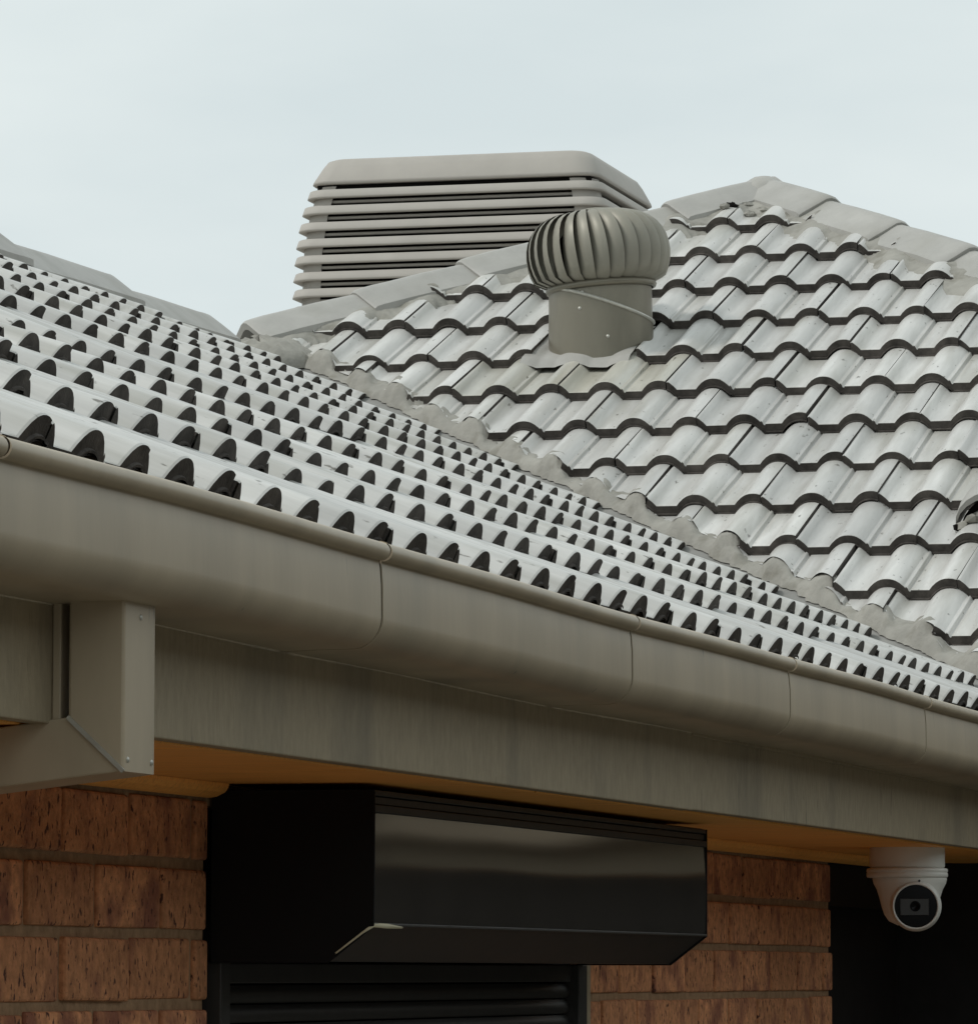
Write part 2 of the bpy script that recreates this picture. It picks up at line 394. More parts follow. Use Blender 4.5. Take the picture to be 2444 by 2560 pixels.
# ---- ridge and hip caps
def cap_mesh(name, L, hw, drop, seed, rise=0.008):
    """one cap along +y (raised collar at y = 0), crown at z = 0, sides falling by drop at half-width hw"""
    b = MB(); rows, under = [], []
    cs = [-1, -0.86, -0.55, -0.30, -0.16, 0, 0.16, 0.30, 0.55, 0.86, 1]
    hs = [1.0, 0.84, 0.50, 0.23, 0.085, 0.03, 0.085, 0.23, 0.50, 0.84, 1.0]
    for y, up, wd in ((0, rise - 0.006, 1.0), (0.008, rise - 0.001, 1.03), (0.03, rise, 1.04), (0.07, rise * 0.95, 1.035), (0.12, rise * 0.85, 1.02), (L * 0.6, rise * 0.3, 0.99), (L, -0.006, 0.96)):
        rows.append([Vector((c * hw * wd, y, up - h * drop + nz3(c + seed, y * 7, seed, 1.7) * 0.002)) for c, h in zip(cs, hs)])
    b.grid(rows, 0, True, flip=True)
    e0 = rows[0]; b.grid([[p + Vector((0, 0.002, -0.02)) for p in e0], e0], 0, False)
    for sgn, i in ((0, 0), (1, -1)):
        edge = [r[i] for r in rows]; lo = [p + Vector((0, 0, -0.018)) for p in edge]
        b.grid([edge, lo] if sgn else [lo, edge], 0, False)
    return b.mesh(name, [M['cap']])
def run_caps(parent, p0, p1, L, hw, drop, lift, name='ridge_cap', rise=0.008):
    """caps from the low end p0 to the high end p1, each overlying the one below"""
    p0, p1 = Vector(p0), Vector(p1); dv = (p1 - p0); n = max(1, round(dv.length / L)); L = dv.length / n; dv.normalize()
    sd_ = dv.cross(Vector((0, 0, 1))).normalized(); up = sd_.cross(dv)
    for i in range(n):
        o = p0 + dv * (L * i) + Vector((0, 0, lift))
        m = Matrix(((sd_.x, dv.x, up.x, o.x), (sd_.y, dv.y, up.y, o.y), (sd_.z, dv.z, up.z, o.z), (0, 0, 0, 1)))
        m = m @ Matrix.Translation((random.gauss(0, .002), 0, random.gauss(0, .0015))) @ Matrix.Rotation(random.gauss(0, .006), 4, 'Z')
        put(name, cap_mesh(name, L + 0.03, hw, drop, random.random() * 50, rise), parent, m)
ridge = empty('ridge', (-RID, 5, zr), house); bpy.context.view_layer.update(); WINV[ridge.name] = Matrix()
for rr in (ridge,):
    rr.matrix_world = Matrix.Translation((-RID, 5, zr))
bpy.context.view_layer.update(); WINV[ridge.name] = ridge.matrix_world.inverted()
hipl = empty('hip', (AX, AY, za), house); hipr = empty('hip', (AX, AY, za), house)
bpy.context.view_layer.update()
for hh in (hipl, hipr): WINV[hh.name] = hh.matrix_world.inverted()
tag(hipl, 'left hip of the roof capped in grey, running down from the apex'); tag(hipr, 'right hip of the roof capped in grey, running down from the apex')
hw = 0.105
run_caps(ridge, (-RID, VAL + RID - 0.34, zr - 0.004), (-RID, YL, zr + 0.004), 0.86, hw, 0.078, 0.052, rise=0.014)
run_caps(hipl, (-RID - 0.0, VAL + RID - 0.0, zBp(VAL + RID)), (AX, AY, za), 0.385, hw, 0.062, 0.072)
run_caps(hipr, (HR - YB, YB, ZB), (AX, AY, za), 0.385, hw, 0.062, 0.072)
# main ridge behind the apex
mr_ = empty('ridge', (AX, AY + 3, za), house); bpy.context.view_layer.update(); WINV[mr_.name] = mr_.matrix_world.inverted()
run_caps(mr_, (AX, AY - 0.02, za - 0.01), (AX, AY + 7, za), 0.385, hw, 0.062, 0.062)
# cap over the apex
b = MB()
b.lathe([(0.002, 0.0725), (0.02, 0.071), (0.045, 0.060), (0.07, 0.038), (0.085, 0.01)], 20, 0)
o = b.build('apex_cap', M['cap'], house, Matrix.Translation((AX, AY, za)))

# ---- mortar bedding under the caps, following the rolls
def bedding(name, p0, p1, side, topf, planez, w0, w1, n, parent, seed, z_in=0.045, rag=0.02):
    """strip beside the line p0-p1 (plan), spreading towards 'side' (unit plan vector)"""
    b = MB(); rows = []
    for i in range(n + 1):
        t = i / n; x, y = p0[0] + (p1[0] - p0[0]) * t, p0[1] + (p1[1] - p0[1]) * t
        s1 = w1 + rag * nz3(t * 26, seed, 0, 1.3) + rag * 0.25 * nz3(i * 0.3, seed, 3)
        row = []
        for j in range(9):
            q = j / 8; dd = w0 + (s1 - w0) * q
            px, py = x + side[0] * dd, y + side[1] * dd
            tz = topf(px, py)
            e = q ** 1.6
            z = (1 - e) * z_in + e * (tz - 0.004) + 0.0035 * nz3(px * 25, py * 25, seed)
            if q < 1: z = max(z, tz + 0.004 * (1 - q) + 0.002 * nz3(px * 40, py * 40, seed + 9) )
            else: z = tz - 0.012
            row.append((px, py, planez(px, py) + z))
        rows.append(row)
    b.grid(rows, 0, True)
    return b.build(name, M['mortar'], parent)
q2 = math.sqrt(0.5)
bedding('mortar_bedding', (-RID, VAL + RID), (AX, AY), (q2, -q2), topB, lambda x, y: zBp(y), 0.05, 0.165, 420, hipl, 1.3, 0.046, 0.04)
bedding('mortar_bedding', (AX, AY), (0.9, HR - 0.9), (-q2, -q2), topB, lambda x, y: zBp(y), 0.05, 0.175, 560, hipr, 5.7, 0.046, 0.04)
bedding('mortar_bedding', (-RID, 2.0), (-RID, VAL + RID - 0.1), (1, 0), topA, lambda x, y: zA(x), 0.05, 0.150, 420, ridge, 8.1, 0.012, 0.02)

# ---- valley: metal tray and the ragged pointing along the cut tiles of the hip end
vl = MB()
rowsv = []
for i in range(2):
    x = (0.1, -RID)[i]; y = VAL - x
    rowsv.append([(x - 0.12 * q2 * 1.4, y - 0.12 * q2 * 1.4, zA(x - 0.12) - 0.005), (x, y, zA(x) - 0.004), (x + 0.17, y + 0.17, zBp(y + 0.17) + 0.0)])
vl.grid(rowsv, 0, False)
valley = vl.build('valley', M['tray'], house)
def valley_mortar():
    b = MB(); rows = []; n = 420
    for i in range(n + 1):
        t = i / n; x = 0.10 - (RID + 0.05) * t; y = VAL - x
        base = 0.042 + 0.012 * nz3(i * 0.09, 2.2) + 0.010 * nz3(i * 0.5, 7.7)
        top = 0.112 + 0.035 * nz3(i * 0.06, 4.4) + 0.02 * nz3(i * 0.35, 1.1)
        row = []
        for j in range(9):
            q = j / 8; dd = base + (top - base) * q
            px, py = x + q2 * dd, y + q2 * dd; tz = topB(px, py)
            if j == 0: z = 0.0
            elif j == 8: z = tz - 0.014
            else:
                prof_ = min(1.0, q * 3.0) ** 0.7
                z = prof_ * (tz * 0.96 + 0.004) + (0.006 * nz3(px * 22, py * 22, 4) + 0.004 * nz3(px * 60, py * 60, 7)) * prof_
                if q > 0.75: z -= 0.010 * (q - 0.75) / 0.25
            row.append((px, py, zBp(py) + z))
        rows.append(row)
    b.grid(rows, 0, True)
    return b.build('mortar_pointing', M['mortar'], valley)
valley_mortar()
# lump of pointing where ridge, hip and valley meet
b = MB(); rows = []
for j in range(9):
    a = j / 8 * math.pi / 2; rw = []
    for i in range(22):
        f_ = i / 22 * 2 * math.pi; rr = math.cos(a) * 0.17 * (1 + 0.22 * nz3(math.cos(f_) * 2, math.sin(f_) * 2, 3.3))
        rw.append((rr * math.cos(f_), rr * math.sin(f_), 0.085 * math.sin(a) * (1 + 0.3 * nz3(math.cos(f_) * 3, math.sin(f_) * 3, j)) - 0.02))
    rows.append(rw)
b.grid(rows, 0, True, closed=True)
b.build('mortar_lump', M['mortar'], house, Matrix.Translation((-RID + 0.09, VAL + RID - 0.12, zr - 0.055)) @ Matrix.Rotation(R(8), 4, 'X'))
# broken pointing under the apex
for i, (dx, dy, sz) in enumerate([(-0.02, -0.165, 0.020), (0.03, -0.19, 0.018), (-0.055, -0.215, 0.020), (0.005, -0.235, 0.020), (0.05, -0.225, 0.016), (-0.07, -0.245, 0.018)]):
    b = MB(); rows = []
    for j in range(5):
        a = j / 4 * math.pi - math.pi / 2; rw = []
        for k in range(8):
            f_ = k / 8 * 2 * math.pi; rr = sz * (1 + 0.45 * nz3(math.cos(f_) + i * 3, math.sin(f_), j * 0.8))
            rw.append((rr * math.cos(a) * math.cos(f_), 0.7 * rr * math.cos(a) * math.sin(f_), 0.55 * rr * math.sin(a)))
        rows.append(rw)
    b.grid(rows, 0, False, closed=True)
    px, py = AX + dx, AY + dy
    b.build('mortar_crumb', M['void'] if i == 2 else M['mortar'], hipl, Matrix.Translation((px, py, zBp(py) + topB(px, py) + (0.004 if i == 2 else 0.010))))

# ---- fascia, soffit, trim
fascia = empty('fascia', (-0.05, 3, 2.2), house); bpy.context.view_layer.update(); WINV[fascia.name] = fascia.matrix_world.inverted()
def board(x0, x1, y0, y1, z0, z1, name, m, parent, bev=0.002):
    b = MB(); b.box(x0, x1, y0, y1, z0, z1); return b.build(name, m, parent, bevel=bev)
board(-0.072, -0.050, YL, 3.131, 2.2, 2.39, 'fascia_board', M['fascia'], fascia)
board(-0.0735, -0.0535, 3.1345, YB + 0.05, 2.2015, 2.39, 'fascia_board', M['fascia'], fascia)
board(-0.054, -0.0475, 3.12, YB + 0.06, 2.316, 2.36, 'fascia_strip', M['fascia'], fascia, 0.0015)
board(-0.0535, -0.0, YB + 0.05, YB + 0.072, 2.2, 2.385, 'fascia_board', M['fascia'], fascia)
board(0.003, HR - YB, YB + 0.05, YB + 0.072, 2.2, 2.385, 'fascia_board', M['fascia'], fascia)
soffit = empty('soffit', (-0.24, 3, 2.21), house); bpy.context.view_layer.update(); WINV[soffit.name] = soffit.matrix_world.inverted()
XW = -0.42                               # face of the brick wall
edges = [YL, -0.14, 0.31, 0.76, 1.43, 2.28, 3.12, 3.96, 4.74, 5.55, 6.35, YB + 0.05]
for y0, y1 in zip(edges, edges[1:]):
    board(XW - 0.02, -0.083, y0 + 0.004, y1 - 0.004, 2.1995, 2.2135, 'soffit_board', M['timber'], soffit, 0.0015)
xe = -0.42
while xe < HR - YB:
    board(xe + 0.0015, min(xe + 0.6, HR - YB) - 0.0015, YB + 0.075, YB + 0.46, 2.1995, 2.2135, 'soffit_board', M['timber'], soffit, 0.0015); xe += 0.6
def quad_trim(y0, y1):
    b = MB(); a = [(XW + 0.001, 2.199), (XW + 0.030, 2.199), (XW + 0.029, 2.194), (XW + 0.024, 2.187), (XW + 0.012, 2.1815), (XW + 0.001, 2.180)]
    p0 = [(x, y0, z) for x, z in a]; p1 = [(x, y1, z) for x, z in a]
    b.grid([p0, p1], 0, False, closed=True); b.face(p0); b.face(p1[::-1])
    return b.build('corner_trim', M['timber'], soffit, weld=True)
quad_trim(YL, 1.835); quad_trim(3.965, YB + 0.437)

# ---- brick walls
BP, BH, BL, BJ = 0.092, 0.0785, 0.2415, 0.0165
def brick_mesh(L):
    b = MB(); b.box(-0.06, 0, 0, L, 0, BH); me = b.mesh('brick', [M['brick']])
    bm = bmesh.new(); bm.from_mesh(me); bmesh.ops.remove_doubles(bm, verts=bm.verts, dist=1e-5)
    bmesh.ops.bevel(bm, geom=bm.edges[:], offset=0.004, segments=2, affect='EDGES', profile=0.5); bm.to_mesh(me); bm.free(); return me
full = brick_mesh(BL); cache = {}
ZT = 2.083                               # top of the second visible course
def wall(y0, y1, ztop, anchor_even, anchor_odd, label, zlow=1.62):
    b = MB(); b.box(XW - 0.11, XW - 0.0065, y0, y1, 0.0, ztop)
    w = b.build('brick_wall', M['brickmortar'], house); tag(w, label)
    low = bmesh.new()
    for c in range(-2, 24):
        z = ZT - BH - c * BP + BP * 0
        if z + BH > ztop + 0.05: continue
        if z < 0.0: break
        an = anchor_odd if c % 2 else anchor_even
        k0 = math.floor((y0 - an) / 0.258); y = an + k0 * 0.258
        while y < y1 - 0.01:
            a_, e_ = max(y, y0), min(y + BL, y1)
            if e_ - a_ > 0.03:
                L = e_ - a_
                if L > BL - 0.002: me = full
                else:
                    key = round(L, 2); me = cache.get(key) or cache.setdefault(key, brick_mesh(L))
                m = Matrix.Translation((XW + random.gauss(0, .0016), a_ + random.gauss(0, .0008), z + random.gauss(0, .0008))) @ Matrix.Rotation(random.gauss(0, .004), 4, 'X')
                if z > zlow: put('brick', me, w, m)
                else:
                    t_ = bmesh.new(); t_.from_mesh(me); t_.transform(m); tm = bpy.data.meshes.new('t'); t_.to_mesh(tm); t_.free(); low.from_mesh(tm); bpy.data.meshes.remove(tm)
            y += 0.258
    lm = bpy.data.meshes.new('lower_bricks'); low.to_mesh(lm); low.free(); lm.materials.append(M['brick'])
    tag(put('lower_bricks', lm, w), kind='stuff')
    return w
wall(0.2, 1.836, 2.198, 1.396, 1.269, 'brick wall left of the roller shutter')
wall(3.955, 6.075, 2.198, 4.06, 4.19, 'brick wall right of the roller shutter')
# brick reveal beyond and infill of the wall left of view, above and below the window
b = MB(); b.box(XW - 0.11, XW - 0.004, YL, 0.198, 0, 2.19); b.build('wall_render', M['brickmortar'], house)
b = MB(); b.box(XW - 0.11, XW - 0.045, 1.838, 3.953, 0, 0.9); b.build('sill_wall', M['brickmortar'], house)
b = MB(); b.box(XW - 0.11, XW - 0.003, 1.838, 3.953, 2.17, 2.1990); b.build('window_lintel', M['brickmortar'], house)
# walls under the hip end, recess shade put into their near-black colour; room ceilings
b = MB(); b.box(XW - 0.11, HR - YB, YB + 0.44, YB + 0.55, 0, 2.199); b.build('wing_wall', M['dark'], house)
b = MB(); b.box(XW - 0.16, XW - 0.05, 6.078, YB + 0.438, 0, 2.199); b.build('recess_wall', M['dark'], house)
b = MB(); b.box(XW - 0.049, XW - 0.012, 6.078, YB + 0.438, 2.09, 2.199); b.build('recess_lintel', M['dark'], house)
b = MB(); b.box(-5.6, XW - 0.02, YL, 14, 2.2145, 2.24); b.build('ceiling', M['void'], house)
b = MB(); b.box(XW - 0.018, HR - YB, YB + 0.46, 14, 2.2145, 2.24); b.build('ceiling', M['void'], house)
b = MB(); b.box(-5.6, -5.5, YL, 14, 0, 2.21); b.build('rear_wall', M['brickmortar'], house)
b = MB(); b.box(-5.498, XW - 0.12, YL, YL + 0.1, 0, 2.21); b.build('end_wall', M['brickmortar'], house)

# ------------------------------------------------------------------ gutter
gut = empty('gutter', (0.07, 2.5, 2.33)); bpy.context.view_layer.update(); WINV[gut.name] = gut.matrix_world.inverted()
tag(gut, 'long taupe metal gutter along the front eave below the tile noses', 'gutter')
def gutter_profile(grow=0.0):
    """outer line from the rolled bead down the face, round the belly to the fascia; (x, z)"""
    P = []
    cx, cz, r = 0.0690, 2.4345, 0.0108 + grow
    for i in range(14):
        a = R(200 - i * 23.5); P.append((cx + r * math.cos(a), cz + r * math.sin(a)))
    P += [(0.0660 + grow, 2.4205), (0.0668 + grow, 2.416), (0.0685 + grow, 2.395), (0.0690 + grow, 2.358)]
    for i in range(1, 11):
        a = i / 10 * math.pi / 2
        P.append((0.0690 + grow - 0.036 * (1 - math.cos(a)), 2.358 - (0.036 + grow) * math.sin(a)))
    P += [(-0.01, 2.3215 - grow), (-0.049, 2.320 - grow)]
    return P
GP = gutter_profile(); GO = gutter_profile(0.0012)
joints = [-1.56, -0.305, 0.977, 2.225, 3.30, 4.50, 5.70]
def sagz(y): return 0.0018 * math.sin(y * 1.9 + 0.6) + 0.0008 * math.sin(y * 5.1)
def sweep(profile, y0, y1, n, name, lap, parent):
    b = MB(); rows = []
    for i in range(n + 1):
        y = y0 + (y1 - y0) * i / n
        ends = 0.0022 * max(0, 1 - abs(y - y0) / 0.05) if lap else 0
        rows.append([(x + ends + 0.0006 * nz3(y * 3, z * 20), y, z + sagz(y)) for x, z in profile])
    b.grid(rows, 0, True, flip=False)
    inner = [[(x - 0.0016, y, z + 0.0016) for x, y, z in r] for r in (rows[0], rows[-1])]
    b.grid([rows[0], inner[0]], 0, False, flip=True); b.grid([rows[-1], inner[1]], 0, False)
    o = b.build(name, M['gutter'], parent)
    return o
jj = [YL] + joints[1:] + [YB + 0.3]
for i, (y0, y1) in enumerate(zip(jj, jj[1:])):
    sweep(GP, y0 + 0.0045, y1 - 0.0045, 26, 'gutter_section', False, gut)
# dark lap line behind each joint: a backing saddle set just inside the sections
for y in joints[1:]:
    b = MB(); b.grid([[(x - 0.0022, yy, z + 0.0022 + sagz(yy)) for x, z in GP[14:]] for yy in (y - 0.02, y + 0.02)], 0, True)
    b.build('joint_saddle', M['nose'], gut)
# corner return of the gutter along the wing
b = MB(); b.grid([[(xx, YB + 0.05 - (x + 0.05), z) for x, z in GP] for xx in (0.12, HR - YB)], 0, True, flip=True)
b.build('gutter_section', M['gutter'], gut)

# ------------------------------------------------------------------ downpipe
xd, s0 = 0.03, 0.172; wd, ln = 0.060, 0.099
dp = empty('downpipe', (0, 0.22, 2.15)); bpy.context.view_layer.update(); WINV[dp.name] = dp.matrix_world.inverted()
tag(dp, 'rectangular taupe downpipe with mitred elbow under the left end of the gutter', 'downpipe')
b = MB(); zb, zi = 2.151, 2.2065
out = [(xd, 2.345), (xd, zb)]; inn = [(xd - wd, 2.345), (xd - wd, zi)]
for y, fl in ((s0, True), (s0 + ln, False)):
    q = [(xd, y, 2.345), (xd, y, zb), (xd - wd, y, zi), (xd - wd, y, 2.345)]
    b.face(q if not fl else q[::-1])
b.face([(xd, s0, 2.345), (xd, s0, zb), (xd, s0 + ln, zb), (xd, s0 + ln, 2.345)]); b.face([(xd - wd, s0 + ln, 2.345), (xd - wd, s0 + ln, zi), (xd - wd, s0, zi), (xd - wd, s0, 2.345)])
b.build('vertical_leg', M['gutter'], dp, bevel=0.003)
b = MB(); xe_ = XW + 0.01; fall = -0.115 * (xd - xe_)
A_ = [(xd - 0.0005, s0 + 0.001, zb), (xd - wd, s0 + 0.001, zi), (xe_, s0 + 0.001, zi + fall), (xe_, s0 + 0.001, zb + fall)]
C_ = [(x, s0 + ln - 0.001, z) for x, y, z in A_]
b.face(A_); b.face(C_[::-1])
for i in (1, 2, 3): j = (i + 1) % 4; b.face([A_[i], C_[i], C_[j], A_[j]])
b.build('elbow_leg', M['gutter'], dp, bevel=0.002)
b = MB()                                  # folded seam on the mitre
dirv = Vector((wd, 0, zb - zi)); pv = Vector((-dirv.z, 0, dirv.x)).normalized() * 0.0022
a0 = Vector((xd - wd, s0 - 0.0002, zi)); a1 = Vector((xd, s0 - 0.0002, zb))
pts = [a0 + pv, a1 + pv, a1 - pv, a0 - pv]; fr = [p + Vector((0, -0.0022, 0)) for p in pts]
b.face(fr[::-1])
for i in range(4): j = (i + 1) % 4; b.face([pts[i], pts[j], fr[j], fr[i]])
b.build('mitre_seam', M['rim'], dp)
for yy, zz in ((s0 + 0.012, zb + 0.012), (s0 + ln - 0.012, zb + 0.012), (s0 + ln / 2, 2.31)):
    b = MB(); b.lathe([(0.0, 0.0016), (0.0026, 0.0012), (0.0032, 0.0)], 10)
    b.build('rivet', M['rim'], dp, Matrix.Translation((xd + 0.0002, yy, zz)) @ Matrix.Rotation(math.pi / 2, 4, 'Y'))
b = MB(); b.box(-0.0495, -0.040, 0.178, 0.231, 2.203, 2.36); b.build('wall_bracket', M['gutter'], dp, bevel=0.0015)

# ------------------------------------------------------------------ roller shutter
sh = empty('roller_shutter', (XW, 2.9, 0.9)); bpy.context.view_layer.update(); WINV[sh.name] = sh.matrix_world.inverted()
tag(sh, 'glossy charcoal roller shutter box with slatted curtain below, under the eave', 'roller shutter')
S0, S1 = 1.847, 3.865; XF, XC, ZTB, ZF, ZC = -0.195, -0.258, 2.190, 2.0115, 1.963
pf = [(XW + 0.002, ZTB), (XF, ZTB), (XF, ZF), (XC, ZC), (XW + 0.002, ZC)]
b = MB(); b.grid([[(x, S0 + 0.004, z) for x, z in pf[1:3]], [(x, S1 - 0.004, z) for x, z in pf[1:3]]], 0, False)
# gently rippled sheet so that reflections bend
rows = []
for i in range(41):
    y = S0 + 0.004 + (S1 - S0 - 0.008) * i / 40; rw = []
    for j in range(9):
        z = ZTB - 0.03 + (ZF - ZTB + 0.03) * j / 8
        bow = 0.0030 * math.sin(math.pi * j / 8) * (0.6 + 0.4 * math.sin(math.pi * i / 40)) + 0.0006 * nz3(y * 2.2, z * 6, 3)
        edge = 0.004 * math.exp(-(y - S0) / 0.05)
        rw.append((XF + bow - edge, y, z))
    rows.append(rw)
b = MB(); b.grid(rows, 0, True, flip=True); b.build('front_panel', M['charcoal'], sh)
b = MB(); b.face([(XF - 0.0005, S0 + 0.004, ZF - 0.001), (XC, S0 + 0.004, ZC), (XC, S1 - 0.004, ZC), (XF - 0.0005, S1 - 0.004, ZF - 0.001)])
b.face([(XC, S0 + 0.004, ZC), (XW + 0.05, S0 + 0.004, ZC), (XW + 0.05, S1 - 0.004, ZC), (XC, S1 - 0.004, ZC)])
b.face([(XW + 0.002, S0, ZTB + 0.001), (XF, S0, ZTB + 0.001), (XF, S1, ZTB + 0.001), (XW + 0.002, S1, ZTB + 0.001)]); b.build('lower_panel', M['charcoal2'], sh)
b = MB(); b.box(XF - 0.004, XF + 0.0035, S0 + 0.004, S1 - 0.004, ZF - 0.0016, ZF + 0.0022); b.build('panel_lip', M['charcoal2'], sh, bevel=0.0008)
for z0, z1, dx in ((ZTB - 0.030, ZTB - 0.0195, 0.003), (ZTB - 0.0185, ZTB - 0.0085, -0.001), (ZTB - 0.0075, ZTB, 0.002)):
    b = MB(); b.box(XF - 0.01, XF + dx, S0 + 0.004, S1 - 0.004, z0, z1); b.build('top_rail', M['charcoal2'], sh, bevel=0.001)
for y0 in (S0, S1 - 0.004):
    b = MB(); p0 = [(x + (0.003 if x > -0.3 else 0), y0, z - (0.002 if z < 2.05 else 0)) for x, z in pf]; p1 = [(x, y0 + 0.004, z) for x, y, z in p0]
    b.face(p0); b.face(p1[::-1]); b.grid([p0, p1], 0, False, closed=True, flip=True)
    b.build('end_cap', M['black'], sh, weld=True)
# pale yellowish strip along the near lower edge
b = MB(); rows = []
path = [(XC + 0.012, S0 - 0.002, ZC + 0.010), (XF - 0.012, S0 - 0.002, ZF - 0.010), (XF + 0.001, S0 + 0.004, ZF - 0.0005), (XF + 0.0035, S0 + 0.06, ZF - 0.0015), (XF + 0.0035, S0 + 0.13, ZF - 0.003)]
wv = [0.0022, 0.0035, 0.006, 0.0065, 0.003]
for (x, y, z), w_ in zip(path, wv):
    rows.append([(x + 0.001, y - 0.001, z + w_ * 0.5), (x + 0.004, y - 0.003, z), (x + 0.001, y - 0.001, z - w_ * 0.5)])
b.grid(rows, 0, True); b.build('edge_strip', M['yellow'], sh)
cur = empty('curtain', (XW, 2.9, 1.4), sh); bpy.context.view_layer.update()
cur.matrix_world = Matrix.Translation((XW, 2.9, 1.4)); bpy.context.view_layer.update(); WINV[cur.name] = cur.matrix_world.inverted()
sp = 0.0265; zc = ZC - 0.031
sb = MB(); prow = [(0, 0), (0.005, 0.003), (0.0075, 0.010), (0.006, 0.018), (0.001, 0.0245)]
sb.grid([[(x, 0, z) for x, z in prow], [(x, 3.84 - 1.90, z) for x, z in prow]], 0, True, flip=False)
slat_me = sb.mesh('slat', [M['charcoal2']])
z = zc - sp; i = 0
while z > 0.95:
    put('slat', slat_me, cur, Matrix.Translation((XW - 0.012, 1.90, z))); z -= sp
for y0, y1 in ((1.862, 1.902), (3.838, 3.895)):
    b = MB(); b.box(XW - 0.03, XW + 0.012, y0, y1, 0.9, ZC - 0.001); b.build('guide_rail', M['charcoal2'], sh, bevel=0.002)
b = MB(); b.box(XW - 0.03, XW - 0.001, 1.9025, 3.8375, ZC - 0.03, ZC - 0.002); b.build('head_rail', M['charcoal2'], sh, bevel=0.002)
b = MB(); b.box(XW - 0.045, XW - 0.032, 1.84, 3.95, 0.9, 2.18); b.build('back_sheet', M['black'], sh)
b = MB(); b.box(XW - 0.02, XW + 0.004, 3.902, 3.952, 0.9, ZC); b.build('jamb', M['fascia'], sh, bevel=0.002)

# ------------------------------------------------------------------ security camera under the soffit
cc = empty('security_camera', (-0.170, 5.60, 2.2055)); bpy.context.view_layer.update(); WINV[cc.name] = cc.matrix_world.inverted()
tag(cc, 'white turret security camera hanging from the timber soffit at the right', 'security camera')
MC = Matrix.Translation((-0.170, 5.60, 2.2055))
b = MB(); b.lathe([(0.0, 0.0), (0.0745, 0.0), (0.0755, -0.004), (0.0755, -0.043), (0.0745, -0.0455), (0.072, -0.0465)], 48)
b.build('base', M['white'], cc, MC)
b = MB(); b.lathe([(0.071, -0.0465), (0.079, -0.0475), (0.0815, -0.050), (0.0815, -0.0545), (0.080, -0.0560), (0.0815, -0.0575), (0.0815, -0.0635), (0.0795, -0.066), (0.070, -0.0665)], 48)
b.build('collar', M['white'], cc, MC)
MBd = Matrix.Translation((-0.165, 5.60, 2.2055))
b = MB(); b.lathe([(0.074, -0.0665), (0.0745, -0.070), (0.0725, -0.078), (0.066, -0.090), (0.061, -0.106), (0.0565, -0.124), (0.051, -0.140), (0.042, -0.153), (0.025, -0.161), (0.0, -0.163)], 48)
b.build('housing', M['white'], cc, MBd)
# eyeball and its face, turned towards the yard in front of the house
eye = Vector((-0.152, 5.60, 2.2055 - 0.1215)); look = (Vector((1.774 - 0.1, -4.925, 1.75)) - eye).normalized()
qm = look.to_track_quat('Z', 'Y').to_matrix().to_4x4(); ME = Matrix.Translation(eye) @ qm
b = MB(); b.lathe([(0.050, 0.010), (0.051, 0.050), (0.050, 0.068), (0.0465, 0.078)], 48); eb = b.build('eyeball', M['white'], cc, ME)
WINV[eb.name] = Matrix()
b = MB(); ring = []
for i in range(49):
    a = 2 * math.pi * i / 48; ring.append([Vector(((0.0445 + 0.0021 * math.cos(t_)) * math.cos(a), (0.0445 + 0.0021 * math.cos(t_)) * math.sin(a), 0.0785 + 0.0021 * math.sin(t_))) for t_ in [k * math.pi / 4 for k in range(8)]])
b.grid(ring, 0, True, closed=True); b.build('trim_ring', M['white'], cc, ME)
b = MB(); b.lathe([(0.0435, 0.0770), (0.030, 0.0775), (0.0, 0.0777)], 48); b.build('front_glass', M['glass'], cc, ME)
b = MB(); b.box(-0.031, 0.026, -0.018, 0.015, 0.0778, 0.0786); wdw = b.build('lens_window', M['sensor'], cc, ME @ Matrix.Rotation(0.0, 4, 'Z'), bevel=0.0008)
b = MB(); b.lathe([(0.0105, 0.0787), (0.0105, 0.0800), (0.0080, 0.0802), (0.0070, 0.0790), (0.0, 0.0789)], 24); b.build('lens', M['glass'], cc, ME @ Matrix.Translation((-0.001, 0, 0)))
b = MB(); b.lathe([(0.0, 0.0018), (0.0022, 0.0012), (0.0024, 0.0)], 12)
fwd = Vector((0.17, -0.98, 0)).normalized()
sm = Matrix.Translation(Vector((-0.165, 5.60, 2.2055 - 0.0735)) + Vector((0.02, 0, 0)) + fwd * 0.0722) @ fwd.to_track_quat('Z', 'Y').to_matrix().to_4x4()
b.build('set_screw', M['sensor'], cc, sm)

# ------------------------------------------------------------------ turbine vent on the hip end
VX, VY = -1.737, 9.42; VZ = zBp(VY)
vt = empty('turbine_vent', (VX, VY, VZ)); bpy.context.view_layer.update(); WINV[vt.name] = vt.matrix_world.inverted()
tag(vt, 'taupe metal turbine roof vent with curved vanes on the tiled hip end', 'roof vent')
RB = 0.1455
ZTOP = 3.860                              # throat level
tilt_ax = Vector((-math.sin(YAW), math.cos(YAW), 0))      # the head leans a few degrees
MT = Matrix.Translation((VX, VY, ZTOP)) @ Matrix.Rotation(R(-5.0), 4, tilt_ax)
b = MB(); n = 48; low, up_ = [], []
ph = YAW
for k in range(n + 1):
    a = 2 * math.pi * k / n; cx, cy = math.cos(a), math.sin(a)
    lx = math.cos(ph) * cx + math.sin(ph) * cy            # -1..1 from image left to right
    zc_ = ZTOP - 0.052 - 0.047 * lx                       # slanted swivel seam
    low.append((cx, cy, zc_)); 
def ringrow(rad, zs): return [(VX + rad * c[0], VY + rad * c[1], z_) for c, z_ in zip(low, zs)]
zs_seam = [c[2] for c in low]; zb_ = [zBp(VY + RB * c[1]) + 0.0 for c in low]
b.grid([ringrow(RB + 0.001, zb_), ringrow(RB + 0.001, zs_seam)], 0, True); b.build('lower_collar', M['ventbase'], vt)
